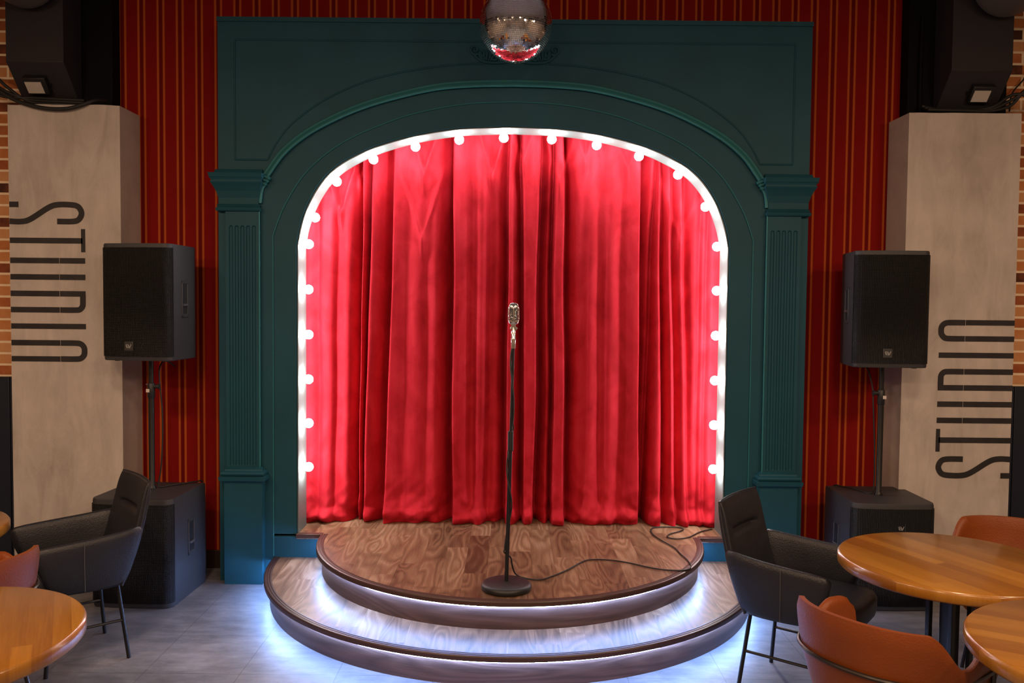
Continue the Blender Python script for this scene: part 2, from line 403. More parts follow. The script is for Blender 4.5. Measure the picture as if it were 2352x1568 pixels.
# left wall: STUDIO mark stain
# ---- dark column above each pillar, boxed duct with a sloping underside, floodlight on it, round duct
for s in (-1, 1):
    q = (lambda x0, x1: sorted((s*x0, s*x1)))
    a, b = q(2.56 if s < 0 else 2.50, 3.13)
    o = MB().box(a, b, .14, YW, 2.975, RZ).build('dark_column', M_['pitch'], bevel=.004)
    tag(o, 'black painted column stub rising from the pillar whose STUDIO reads %s' % ('downwards' if s < 0 else 'upwards'), 'column')
    x0, x1 = (2.75, 3.10) if s < 0 else (2.66, 3.03)
    a, b = q(x0, x1)
    # side outline: front face, chamfer running back and down
    prof = [(-.09, 3.215), (-.09, RZ), (.13, RZ), (.13, 3.02), (.10, 3.01)]
    e = empty('boxed_beam_end', ((a+b)/2, 0, 3.0))
    tag(e, 'dark boxed beam end with sloping underside above the pillar reading %s' % ('downwards' if s < 0 else 'upwards'), 'beam')
    cx = (a+b)/2
    mb = MB(); mb.rings([[(x-cx, y, z-3.0) for y, z in prof] for x in (a, b)])
    mb.build('casing', M_['hood'], e, bevel=.003)
    # floodlight lying on the sloping face
    fx = -2.957 if s < 0 else 2.887
    th = math.atan2(.19, .205)            # slope direction
    R = Matrix.Translation((fx, -.005, 3.095)) @ Matrix.Rotation(math.radians(43), 4, 'X')
    e = empty('floodlight', (0, 0, 0))
    tag(e, 'small square black floodlight with a pale face on the beam end %s' % ('over the downward STUDIO' if s < 0 else 'over the upward STUDIO'), 'floodlight')
    MB().box(-.07, .07, -.022, .02, -.052, .06, R).build('housing', M_['black'], e, bevel=.006)
    MB().box(-.058, .042, -.026, -.021, -.04, .035, R).build('lens', M_['glass'], e)
    R2 = R
    MB().tube([R2 @ Vector((-.078, 0, 0)), R2 @ Vector((-.082, .06, 0)), R2 @ Vector((.082, .06, 0)), R2 @ Vector((.078, 0, 0))], .006, 8).build('bracket', M_['blackmetal'], e)
    a = s*2.92
    mb = MB(); n = 40; rs = []
    for (y, r) in ((-.14, .17), (-.16, .19), (-.20, .195), (-8.9, .195)):
        rs.append([(a+r*math.cos(2*PI*k/n), y, 3.70+r*math.sin(2*PI*k/n)) for k in range(n)])
    mb.rings(rs)
    e2 = mb.build('round_duct', M_['duct'], smooth=True)
    tag(e2, 'large round ventilation duct high above the pillar reading %s' % ('downwards' if s < 0 else 'upwards'), 'duct')
# cables heaped on the pillar tops
def cable(name, pts, r, label, cat='cable', m='rubber', k=8, n=8):
    o = MB().tube(crom(pts, k), r, n).build(name, M_[m], smooth=True, angle=80); return tag(o, label, cat)
cable('power_cable', [(-3.30, -.05, 3.14), (-3.17, -.05, 3.05), (-3.05, -.055, 2.985), (-2.90, -.06, 2.945), (-2.76, -.06, 2.940), (-2.66, -.055, 2.965), (-2.60, -.02, 3.00), (-2.57, .06, 3.02)], .0125, 'thick black cable sagging over the top edge of the pillar reading downwards')
for j in range(3):
    cable('power_cable', [(-3.36+.03*j, .0, 3.20-.05*j), (-3.24, -.02, 3.17-.06*j), (-3.14, -.01, 3.08-.03*j), (-3.02, .02, 3.0+.012*j), (-2.85, .03, 2.99+.015*j), (-2.70, .06, 2.99+.015*j)], .010,
          ['black cable lying along the back of the downward pillar top', 'black cable curling out beyond the brickwork edge of the downward pillar', 'black cable lying under the floodlight over the downward STUDIO'][j])
for j in range(3):
    cable('power_cable', [(2.56, -.01+.04*j, 2.995+.02*j), (2.75, -.01+.02*j, 2.992), (2.95, .0, 2.992+.01*j), (3.08, .0, 3.03+.03*j), (3.16, -.02, 3.12-.02*j), (3.25, -.02, 3.06-.03*j), (3.36, 0, 3.10-.02*j)], .010,
          ['black cable along the front of the upward pillar top', 'black cable behind the first one on the upward pillar top', 'black cable rising highest over the upward pillar corner'][j])
cable('thin_cord', [(3.34, .18, 3.6), (3.30, .2, 3.3), (3.19, .18, 3.15), (3.14, .12, 3.02)], .005, 'thin black cord hanging down the bricks beside the upward pillar')
# cable clips on the black column side (right)
cable('conduit', [(2.575, .12, 3.6), (2.57, .12, 3.4), (2.57, .12, 3.2), (2.575, .12, 2.99)], .012, 'slim black conduit running up beside the beam end over upward STUDIO', 'conduit', 'pitch')

# ================================================================== PROSCENIUM (teal portal)
OPEN = [(1.355, 2.13), (1.330, 2.26), (1.280, 2.395), (1.205, 2.52), (1.115, 2.612), (1.0, 2.683), (.84, 2.752), (.6, 2.818), (.33, 2.860), (0, 2.874)]
LINE = [(1.500, 2.18), (1.437, 2.350), (1.315, 2.550), (1.17, 2.690), (1.015, 2.790), (.82, 2.876), (.60, 2.950), (.3, 3.006), (0, 3.022)]
ARCV = [(1.530, 2.525), (1.498, 2.575), (1.42, 2.680), (1.31, 2.775), (1.17, 2.860), (.976, 2.950), (.76, 3.020), (.49, 3.083), (.25, 3.106), (0, 3.112)]
P = empty('proscenium', (0, 0, 0))
tag(P, 'tall dark teal arched stage surround with fluted pilasters framing the red curtain', 'stage surround')
mb = MB(); plate(mb, arch(OPEN, .30), 1.84, 3.522, 0, 0, .24)
mb.box(-1.84, 1.84, 0, .03, 0, .285)
mb.build('front_panel', M_['teal'], P)
mb = MB(); pa = arch(OPEN, .30)
mb.rings([[(x*(1-.0022), .012, z-.003), (x*(1-.0022), .215, z-.003), (x*(1-.007), .215, z-.009), (x*(1-.007), .012, z-.009)] for x, z in pa], closed=True)
mb.build('reveal_lining', M_['lining'], P, smooth=True)
mb = MB(); plate(mb, arch(LINE, .0), 1.838, 3.520, 0, -.007, .0)
mb.build('raised_border', M_['teal'], P)
# archivolt band, and beads added to draw bright bulb-lit lines
def offs(path, d):
    out = []
    n = len(path)
    for i, (x, z) in enumerate(path):
        a = path[max(i-1, 0)]; b = path[min(i+1, n-1)]; tx, tz = b[0]-a[0], b[1]-a[1]; L = math.hypot(tx, tz)
        out.append((x-tz/L*d, z+tx/L*d))
    return out
ap = arch(ARCV, 2.52)[1:-1]
band = [(0, -.007), (0, -.034), (.010, -.040), (.020, -.034), (.026, -.026), (.036, -.030), (.041, -.022), (.041, -.007)]
rs = [[(x, y, z) for (x, z), y in zip([offs(ap, d)[i] for d, _ in band], [y for _, y in band])] for i in range(len(ap))]
mb = MB(); mb.rings(rs, closed=True); mb.build('arch_moulding', M_['teallit'], P, smooth=True, angle=30)
MB().tube([(x, -.034, z) for x, z in offs(ap, .003)], .009, 12).build('arch_highlight_bead', M_['teallit'], P, smooth=True)
MB().tube([(x, -.006, z) for x, z in offs(arch(LINE, .16), -.001)], .0035, 8).build('inner_edge_highlight', M_['teallit'], P, smooth=True)  # tube added on the step so its edge reads as lit
# brackets where the arch meets the capital
for s in (-1, 1):
    mb = MB()
    c = [(1.530, 2.525), (1.545, 2.500), (1.562, 2.470), (1.570, 2.430), (1.574, 2.38)]
    mb.tube([(s*x, -.022, z) for x, z in c], .012, 10)
    for t, (x, z) in enumerate([(1.522, 2.535), (1.533, 2.518), (1.546, 2.498)]):
        mb.tube([(s*(x-.018), -.05, z-.008), (s*(x+.016), -.05, z+.008)], .008-.001*t, 10); mb.box(min(s*(x-.014), s*(x+.014)), max(s*(x-.014), s*(x+.014)), -.05, 0, z-.006, z+.006)
    mb.build('arch_bracket', M_['teallit'], P, smooth=True)
# sunk panel outline around the arch
def outline(mb, pts, r=.006): mb.tube([(x, -.008, z) for x, z in pts], r, 8)
pc = crom([(1.53, 0, 2.65), (1.47, 0, 2.76), (1.365, 0, 2.885), (1.15, 0, 3.035), (.86, 0, 3.155), (.45, 0, 3.235), (0, 0, 3.262)], 8)
half = [(p.x, p.z) for p in pc]
mb = MB()
full = [(-1.732, 2.65), (-1.732, 3.385), (1.732, 3.385), (1.732, 2.65)]+half+[(-x, z) for x, z in half[::-1][1:]]+[(-1.732, 2.65)]
for a, b in zip(full[:-1], full[1:]): mb.tube([(a[0], -.008, a[1]), (b[0], -.008, b[1])], .0055, 8)
for zz in (3.50,): mb.box(-1.84, 1.84, -.018, 0, 3.495, 3.522)
mb.build('panel_moulding', M_['teal'], P, smooth=True)
# cartouche of scrolls in the middle of the panel
mb = MB()
for s in (-1, 1):
    def spiral(cx, cz, r, turns, a0, dirn=1, rad=.008):
        pts = []
        for i in range(36):
            t = i/35; a = a0+dirn*turns*2*PI*t; q = r*(1-.82*t)
            pts.append((s*(cx+q*math.cos(a)), -.014, cz+q*math.sin(a)))
        mb.tube(pts, rad, 8, taper=lambda t: 1-.5*t)
        mb.ball(pts[-1], .008, 10, 6)
    spiral(.245, 3.335, .032, 1.4, -2.2, 1); spiral(.19, 3.300, .030, 1.2, 1.0, -1); spiral(.12, 3.292, .036, 1.2, 2.4, -1)
    spiral(.055, 3.30, .03, 1.1, .5, 1)
    mb.tube(crom([(s*.25, -.012, 3.30), (s*.20, -.016, 3.265), (s*.13, -.018, 3.255), (s*.05, -.016, 3.262), (0, -.012, 3.28)], 6), .008, 8)
    for j in range(5): mb.tube(crom([(s*(.15+.012*j), -.01, 3.27), (s*(.13+.02*j), -.02, 3.30+.004*j), (s*(.12+.025*j), -.01, 3.335)], 5), .006, 6)
mb.build('cartouche', M_['teal'], P, smooth=True)
# pilasters
def pilaster(s):
    cx = s*1.680
    mb = MB()
    xs = [cx-.105+.21*i/105 for i in range(106)]
    zs = [.72]+[.735+.022*i/8 for i in range(9)]+[2.218+.022*i/8 for i in range(9)]+[2.34]
    fl = [cx+(j-2)*.0355 for j in range(5)]
    def dep(x, z):
        for fx in fl:
            dx = abs(x-fx)
            if dx < .0115:
                if z < .7465: q = math.hypot(dx, .7465-z)
                elif z > 2.2285: q = math.hypot(dx, z-2.2285)
                else: q = dx
                if q < .0115: return .010*math.sqrt(max(0, 1-(q/.0115)**2))
        return 0
    rows = [[(x, -.036+dep(x, z), z) for x in xs] for z in zs]
    n = len(xs); vs = [p for r in rows for p in r]
    mb.add(vs, [(i*n+j, i*n+j+1, (i+1)*n+j+1, (i+1)*n+j) for i in range(len(zs)-1) for j in range(n-1)])
    for x in (xs[0], xs[-1]): mb.add([(x, -.036, zs[0]), (x, -.036, zs[-1]), (x, 0, zs[-1]), (x, 0, zs[0])], [(0, 1, 2, 3)])
    mb.build('pilaster_shaft', M_['teal'], P)
    MB().tube([(s*1.576, -.033, .73), (s*1.576, -.033, 2.33)], .005, 10).build('pilaster_edge_highlight', M_['teallit'], P, smooth=True)  # thin tube added along the shaft edge as a highlight line
    mb = MB()
    ring_loft(mb, s*1.703, [(2.325, .125, .036), (2.330, .134, .05), (2.340, .138, .055), (2.350, .134, .05), (2.356, .128, .04), (2.366, .134, .046), (2.372, .122, .036), (2.41, .124, .039), (2.45, .134, .052), (2.48, .147, .070), (2.500, .158, .085), (2.507, .158, .088), (2.514, .150, .088), (2.526, .160, .094), (2.532, .163, .10), (2.545, .163, .105), (2.556, .166, .11), (2.560, .150, .05), (2.585, .146, .03), (2.590, .14, .01)])
    mb.build('capital', M_['teal'], P)
    mb = MB()
    ring_loft(mb, s*1.668, [(0, .118, .08), (.643, .118, .08), (.648, .124, .086), (.655, .142, .104), (.680, .146, .108), (.684, .130, .090), (.690, .133, .098), (.700, .135, .102), (.708, .131, .096), (.714, .118, .07), (.722, .118, .066), (.726, .108, .045), (.732, .108, .036)])
    mb.build('pedestal', M_['teal'], P)
for s in (-1, 1): pilaster(s)

# ---- bulbs around the opening
BP = [(-1.297, .709), (-1.297, .992), (-1.297, 1.275), (-1.297, 1.562), (-1.297, 1.850), (-1.293, 2.137), (-1.258, 2.307), (-1.113, 2.527), (-.885, 2.668), (-.623, 2.757), (-.346, 2.799), (-.065, 2.815),
      (.239, 2.809), (.522, 2.771), (.791, 2.702), (1.037, 2.590), (1.229, 2.404), (1.297, 2.147), (1.298, 1.867), (1.298, 1.580), (1.298, 1.292), (1.297, 1.005), (1.297, .720)]
pth = arch(OPEN, .30, 12)
def nearest(x, z):
    best = min(pth, key=lambda p: (p[0]-x)**2+(p[1]-z)**2) if z > 2.13 else (math.copysign(1.355, x), z)
    d = Vector((x-best[0], 0, z-best[1])); return best, (d.normalized() if d.length > 1e-6 else Vector((0, 0, -1)))
proto = None
names = ['lowest', 'second from the bottom', 'third from the bottom', 'fourth from the bottom', 'fifth from the bottom', 'sixth from the bottom']
for i, (x, z) in enumerate(BP):
    (bx, bz), d = nearest(x, z)
    if proto is None:
        proto = empty('round_bulb')
        MB().ball((0, 0, 0), .029, 24, 14).build('glass_globe', M_['bulb'], proto, smooth=True, angle=90)
        MB().lathe([(.012, .028), (.0155, .031), (.0155, .044), (.013, .045)], n=20).build('lamp_holder', M_['socket'], proto, smooth=True)
        e = proto
    else: e = copy_tree(proto)
    e.location = (bx+d.x*.0515, .105, bz+d.z*.0515)
    e.rotation_euler = Vector((-d.x, 0, -d.z)).to_track_quat('Z', 'Y').to_euler()
    side = 'teal side next to the downward STUDIO' if x < 0 else 'side next to the upward STUDIO'
    if i < 6: lb = 'lit round bulb, %s on the upright nearer the downward STUDIO' % names[i]
    elif i > 16: lb = 'lit round bulb, %s on the upright nearer the upward STUDIO' % names[22-i]
    else: lb = 'lit round bulb on the arch, %s counted along the curve from the downward STUDIO end' % ['first', 'second', 'third', 'fourth', 'fifth', 'sixth', 'seventh', 'eighth', 'ninth', 'tenth', 'eleventh'][i-6]
    tag(e, lb, 'bulb', 'lit bulbs around the stage opening')

# ---- curtain
VAL = [  # x at z=1.76, depth, soft side width, sharp side width, sharp side (+1 = right side sharp), drift per metre
 (-1.285, .020, .030, .020, 1, .00), (-1.165, .034, .050, .020, -1, .015), (-1.012, .085, .045, .006, 1, .02), (-.962, .075, .022, .008, 1, .03), (-.822, .095, .060, .007, 1, .028),
 (-.700, .018, .05, .05, 1, .02), (-.560, .020, .05, .04, 1, .01), (-.404, .110, .055, .006, 1, .0), (-.265, .030, .04, .03, 1, .0), (-.150, .040, .045, .03, -1, .0), (-.040, .095, .040, .006, 1, .004),
 (.062, .085, .030, .008, 1, -.01), (.175, .10, .045, .008, -1, .01), (.262, .075, .016, .008, 1, .0), (.352, .095, .045, .007, -1, -.012), (.470, .018, .045, .03, 1, .01), (.590, .026, .05, .035, 1, .0), (.715, .024, .05, .04, -1, .0),
 (.852, .100, .050, .006, -1, -.01), (.925, .055, .02, .012, 1, .02), (.992, .060, .03, .010, -1, -.02), (1.072, .045, .03, .012, -1, -.03), (1.150, .040, .03, .012, -1, -.03), (1.235, .020, .02, .015, 1, .0), (1.285, .020, .02, .015, 1, .0)]
SWAG = [(-1.14, 2.36, .09, .020), (-.59, 2.62, .10, .018), (-.60, 2.20, .09, .012), (-.14, 2.62, .07, .016), (.06, 2.70, .05, .014), (.30, 2.58, .05, .014), (.47, 2.72, .05, .012), (.75, 2.66, .05, .010), (-1.02, 2.58, .04, .014), (1.1, 2.2, .05, .008)]
def cdepth(x, z):
    y = 0.0
    h = z-1.76
    amp = 1.0 if z < 2.3 else 1.0-.35*(z-2.3)/.6
    for xv, d, ws, wh, sd, dr in VAL:
        xx = x-(xv+dr*h+.012*noise.noise(Vector((xv*7, z*1.3, 1.0))))
        wd = (wh if xx*sd > 0 else ws)
        if abs(xx) < wd*4: y += 1.75*d*amp*math.exp(-(abs(xx)/(wd*1.15))**1.7)
    y += .010*noise.noise(Vector((x*5.0, z*.35, 3))) + .0045*noise.noise(Vector((x*16.0, z*.7, 5))) + .004*noise.noise(Vector((x*7, z*4.0, 8)))
    for sx, sz, ww, dd in SWAG:         # v-shaped tension folds
        if z > sz-.15:
            t = (z-sz)
            for sg in (-1, 1):
                c = sx+sg*.32*max(t, 0); y -= 1.5*dd*math.exp(-((x-c)/.016)**2)*(1 if t > 0 else max(0, 1+t/.15))*(1 if t < .35 else max(0, 1-(t-.35)/.15))
            if t > 0: y += dd*.9*math.exp(-((x-sx)/(.012+.26*t))**2)
    if z < .62:                          # hem bunching on the boards
        t = (.62-z)/.32; t = min(t, 1)
        k = noise.noise(Vector((x*6.5, 2, z*3)))
        y += -.050*t*t*(.6+1.3*k) + .035*t*noise.noise(Vector((x*10+z*9, z*9, 4))) + .022*t*noise.noise(Vector((x*13-z*12, z*7, 9)))
        if z < .40:
            q = (.40-z)/.10; y += -.040*math.sin(min(q, 1)*PI*.9)*(.45+1.2*noise.noise(Vector((x*7, 7, z*8)))) + .022*max(0, q-.6)/.4
    return y
NU, NV = 820, 190
vs = []
for j in range(NV+1):
    t = j/NV
    z = .303+(2.95-.303)*(t**1.25)
    for i in range(NU+1):
        x = -1.42+2.84*i/NU
        y = .285+cdepth(x, z)
        vs.append((x, max(y, .222), z+(.006*noise.noise(Vector((x*8, 1, 1))) if 0 < t < .02 else 0)))
fs = [(j*(NU+1)+i, j*(NU+1)+i+1, (j+1)*(NU+1)+i+1, (j+1)*(NU+1)+i) for j in range(NV) for i in range(NU)]
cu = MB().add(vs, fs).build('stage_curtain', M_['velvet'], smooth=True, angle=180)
tag(cu, 'red velvet curtain hanging in deep folds behind the lit arch', 'curtain')

# ================================================================== STAGE
R1, R2 = 1.2, 1.5
YC = -.0
ST = empty('stage', (0, 0, 0))
tag(ST, 'two-tier half-round walnut stage with glowing strips under its edges', 'stage')
def half_disc(mb, r, z0, z1, n=96, y0=YC):
    pts = [(r*math.cos(PI+PI*k/n), y0+r*math.sin(PI+PI*k/n)) for k in range(n+1)]
    mb.rings([[(x, y, z) for x, y in pts] for z in (z0, z1)])
mb = MB()
half_disc(mb, R1-.012, .282, .3005, y0=-.0)
mb.box(-1.353, 1.353, -.004, .74, .27, .3005)
mb.build('upper_deck', M_['stagewood'], ST)
mb = MB(); half_disc(mb, R2-.012, .132, .1505); mb.build('lower_deck', M_['stagewood'], ST)
def arcband(mb, prof, n=120, a0=PI, a1=2*PI, y0=YC):
    rs = []
    for k in range(n+1):
        a = a0+(a1-a0)*k/n; rs.append([(r*math.cos(a), y0+r*math.sin(a), z) for r, z in prof])
    mb.rings(rs)
def riser(r, z0, z1):
    mb = MB(); arcband(mb, [(r, z0), (r, z1), (r-.01, z1), (r-.01, z0)]); return mb
riser(R1-.035, .15, .284).build('upper_riser', M_['riserwood'], ST, smooth=True)
riser(R2-.035, .0, .134).build('lower_riser', M_['riserwood'], ST, smooth=True)
for r, zt, nm in ((R1, .3035, 'upper_nosing'), (R2, .1535, 'lower_nosing')):
    mb = MB(); arcband(mb, [(r-.045, zt-.002), (r-.04, zt), (r-.034, zt), (r-.032, zt-.0015), (r-.028, zt-.0015), (r-.026, zt), (r-.02, zt), (r-.018, zt-.0015), (r-.014, zt-.0015), (r-.012, zt), (r-.004, zt-.001), (r, zt-.006), (r, zt-.026), (r-.004, zt-.028), (r-.006, zt-.018), (r-.045, zt-.018)])
    mb.build(nm, M_['nosing'], ST, smooth=True, angle=30)
for s in (-1, 1):
    a, b = sorted((s*1.19, s*1.356)); MB().box(a, b, -.018, .03, .278, .3035).build('sill_nosing', M_['nosing'], ST, bevel=.003)
for r, zt in ((R1, .3035), (R2, .1535)):
    mb = MB(); arcband(mb, [(r-.0290, zt-.030), (r-.022, zt-.030), (r-.022, zt-.0375), (r-.0290, zt-.0375)], a0=PI+.03, a1=2*PI-.03)
    mb.build('led_strip', M_['led'], ST)

# ---- microphone on a round-base stand
MX, MY, MZ = -.016, -1.0, .301
e = empty('microphone_stand', (MX, MY, MZ))
tag(e, 'black microphone stand with a round weighted base standing on the stage', 'microphone stand')
MB().lathe([(.124, 0), (.130, .006), (.130, .020), (.124, .030), (.112, .036), (.02, .042), (.018, .042)], n=64).build('base', M_['black'], e, smooth=True, angle=50)
lean = lambda z: .024*(z-.3)/1.25
MB().tube([(lean(.3), 0, .04), (lean(1.02), 0, .72)], .0105, 14).build('lower_tube', M_['blackmetal'], e, smooth=True)
MB().tube([(lean(1.0), 0, .70), (lean(1.55), 0, 1.245)], .0075, 14).build('upper_tube', M_['blackmetal'], e, smooth=True)
MB().lathe([(.011, 0), (.0145, .004), (.0145, .10), (.011, .104)], (lean(1.06), 0, .715), 20).build('clutch', M_['black'], e, smooth=True)
MB().lathe([(.006, 0), (.012, .003), (.012, .045), (.0132, .048), (.0132, .054), (.011, .057), (.011, .105), (.009, .115), (.006, .12)], (lean(1.55), 0, 1.238), 20).build('thread_adapter', M_['chrome'], e, smooth=True)
m_ = empty('microphone', (MX+.024, MY, MZ+1.362))
tag(m_, 'vintage ribbed chrome microphone on top of the slim black stand', 'microphone')
# body: rounded capsule
def caps(z0, z1, hw, hd, k=7, n=28, flat=False):
    rs = []
    L = z1-z0; rr_ = hw*.75
    for i in range(-k, k+1):
        if i < 0: t = (k+i)/k; z = z0+rr_*(1-math.cos(t*PI/2)) ; q = math.sin(t*PI/2)
        else: t = i/k; z = z1-rr_+rr_*math.sin(t*PI/2); q = math.cos(t*PI/2)
        q = max(q, .04)
        f_ = .35+.65*q if i < 0 else .15+.85*q
        rs.append([(hw*f_*math.copysign(abs(math.cos(2*PI*j/n))**.75, math.cos(2*PI*j/n)), hd*f_*math.copysign(abs(math.sin(2*PI*j/n))**.85, math.sin(2*PI*j/n)), z) for j in range(n)])
    return MB().rings(rs)
caps(.008, .108, .0205, .020).build('inner_mesh', M_['dim'], m_, smooth=True, angle=80)
mb = MB(); rs = []
for i in range(9):
    t = i/8*.97; q = math.cos(t*PI/2)**.55
    rs.append([(.0262*q*math.copysign(abs(math.cos(2*PI*j/28))**.8, math.cos(2*PI*j/28)), .0245*q*math.copysign(abs(math.sin(2*PI*j/28))**.8, math.sin(2*PI*j/28)), .084+.0275*math.sin(t*PI/2)) for j in range(28)])
mb.rings(rs); mb.build('crown', M_['chrome'], m_, smooth=True, angle=80)
mb = MB().lathe([(.014, 0), (.0205, .002), (.0245, .008), (.0262, .018), (.0262, .024), (.022, .0245)], n=28); mb.build('lower_bowl', M_['chrome'], m_, smooth=True)
mb = MB()
for j in range(8):
    z = .030+j*.0075; n = 32
    mb.tube([(.0262*math.copysign(abs(math.cos(2*PI*i/n))**.8, math.cos(2*PI*i/n)), .0245*math.copysign(abs(math.sin(2*PI*i/n))**.8, math.sin(2*PI*i/n)), z) for i in range(n)], .0018, 6, closed=True)
mb.build('grille_ribs', M_['chrome'], m_, smooth=True, angle=80)
mb = MB()
for sx in (0,):
    mb.tube(crom([(sx, -.0235, .022), (sx, -.0275, .035), (sx, -.0275, .075), (sx, -.024, .092), (sx, -.014, .105)], 5), .0032, 8)
for sx in (-1, 1): mb.tube([(sx*.0262, 0, .02), (sx*.0272, 0, .05), (sx*.0262, 0, .086)], .003, 8)
mb.build('centre_rib', M_['chrome'], m_, smooth=True, angle=80)
mb = MB().box(-.012, .012, -.011, .011, -.016, .004); mb.box(-.016, -.012, -.008, .008, -.026, -.010).box(.012, .017, -.009, .009, -.028, -.010); mb.box(-.008, .008, -.008, .008, -.028, -.016)
mb.tube([(-.019, 0, -.019), (.020, 0, -.019)], .004, 10); mb.build('swivel_mount', M_['chrome'], m_, bevel=.0015)
# cable: winds down the stand, then over the deck
FLOORP = [(.032, -.69), (.069, -.802), (.103, -.859), (.161, -.871), (.228, -.811), (.323, -.692), (.422, -.534), (.495, -.503), (.593, -.516), (.691, -.57), (.782, -.643), (.877, -.686), (.971, -.683), (1.016, -.616), (1.023, -.502), (1.006, -.371), (.994, -.246), (.946, -.102), (.914, .037), (.916, .150), (.949, .215), (1.037, .232), (1.108, .225), (1.135, .185), (1.097, .125), (1.021, .057), (.995, -.015), (1.046, -.053), (1.131, -.01), (1.219, .106), (1.285, .165), (1.325, .19)]
pts = []
for i in range(64):
    t = i/63; z = 1.52-t*1.05; a = 2.2+t*2*PI*2.1+.4*math.sin(t*9)
    rad = .0115 if z > 1.12 else (.0190 if z > .98 else .0150)
    pts.append((MX+lean(z)+rad*math.cos(a), MY+rad*math.sin(a)-.003, z+.02))
pts += [(MX+.020, MY+.02, .46), (.012, -.972, .42), (.022, -.93, .372), (.034, -.87, .335), (.052, -.84, .314), (.078, -.842, .3075)]
pts += [(x, y, .3072) for x, y in FLOORP[2:]]
o = MB().tube(crom(pts, 4), .0042, 7).build('microphone_cable', M_['rubber'], smooth=True, angle=80)
tag(o, 'thin black cable winding down the microphone stand and looping over the stage', 'cable')

# ================================================================== DISCO BALL
e = empty('disco_ball', (.005, -.6, 3.295))
tag(e, 'mirrored disco ball hanging in front of the top of the arch', 'disco ball')
Rb = .199
MB().ball((0, 0, 0), Rb-.0028, 64, 40).build('core', M_['grout'], e, smooth=True)
mb = MB(); rows = 62
for i in range(rows):
    a0 = PI*(i+.08)/rows; a1 = PI*(i+.92)/rows; am = (a0+a1)/2
    n = max(6, int(2*PI*math.sin(am)/(PI/rows)))
    for k in range(n):
        b0 = 2*PI*(k+.06)/n; b1 = 2*PI*(k+.94)/n; bm = (b0+b1)/2
        nrm = Vector((math.sin(am)*math.cos(bm), math.sin(am)*math.sin(bm), math.cos(am)))
        j = Vector((random.gauss(0, 1), random.gauss(0, 1), random.gauss(0, 1)))*.022
        nn = (nrm+j).normalized(); c = nrm*Rb
        tx = Vector((-math.sin(bm), math.cos(bm), 0)); tx = (tx-nn*tx.dot(nn)).normalized(); ty = nn.cross(tx)
        hx = Rb*math.sin(am)*(b1-b0)/2; hy = Rb*(a1-a0)/2
        q = [c+tx*hx*sx+ty*hy*sy for sx, sy in ((-1, -1), (1, -1), (1, 1), (-1, 1))]
        bck = [p-nn*.0027 for p in q]
        mb.add(q+bck, [(0, 1, 2, 3), (0, 4, 5, 1), (1, 5, 6, 2), (2, 6, 7, 3), (3, 7, 4, 0)])
mb.build('mirror_tiles', M_['mirror'], e)
MB().lathe([(.002, -.006), (.0035, -.004), (.0035, .008), (.002, .010)], (0, 0, -Rb-.004), 10).build('bottom_pin', M_['chrome'], e)
MB().lathe([(.03, 0), (.03, .012), (.01, .02), (.006, .05), (.003, .055)], (0, 0, Rb-.003), 20).build('hanger_cap', M_['chrome'], e, smooth=True)
MB().tube([(0, 0, Rb+.04), (0, 0, RZ-3.295)], .003, 6).build('hanging_wire', M_['blackmetal'], e)

# ================================================================== SPEAKERS
def mark(parent, cx, y, cz, s=.034, lean_=0):
    """square badge with the two slanting letters of the maker"""
    b = MB().box(cx-s, cx+s, y-.004, y+.002, cz-s, cz+s).build('badge', M_['badge'], parent, bevel=.002)
    mb = MB(); k = s*.5; Y0, Y1 = y-.0055, y-.0038
    def seg(x0, z0, x1, z1, wd):
        d = Vector((x1-x0, 0, z1-z0)); L = d.length; n = Vector((-d.z, 0, d.x))/L*wd/2
        p = [Vector((x0, 0, z0))+n, Vector((x1, 0, z1))+n, Vector((x1, 0, z1))-n, Vector((x0, 0, z0))-n]
        mb.rings([[(cx+q.x, yy, cz+q.z) for q in p] for yy in (Y0, Y1)])
    wd = s*.16
    seg(-k*1.1, k*.7, -k*.75, -k*.7, wd)
    for q, zz in enumerate((k*.62, 0, -k*.62)): seg(-k*1.05+q*.17*k, zz, -k*.1+q*.17*k, zz, wd*.8)
    seg(k*.0, k*.6, k*.45, -k*.85, wd); seg(k*.45, -k*.85, k*1.2, k*.8, wd)
    mb.build('badge_letters', M_['badge_mark'], b)
def xsec(w_, d, tp, rad=.045, n=6):
    """plan outline, front at y=-d/2; returns list of (x,y)"""
    out = []
    hw = w_/2; y0 = -d/2
    bow = .010
    for k in range(n+1):
        a = PI+PI/2*k/n; out.append((-hw+rad+rad*math.cos(a), y0+rad+rad*math.sin(a)))
    for k in range(1, 8): t = k/8; out.append((-hw+rad+(w_-2*rad)*t, y0-bow*math.sin(PI*t)))
    for k in range(n+1):
        a = 1.5*PI+PI/2*k/n; out.append((hw-rad+rad*math.cos(a), y0+rad+rad*math.sin(a)))
    fr = len(out)
    out += [(hw-tp, d/2), (-hw+tp, d/2)]
    return out, fr
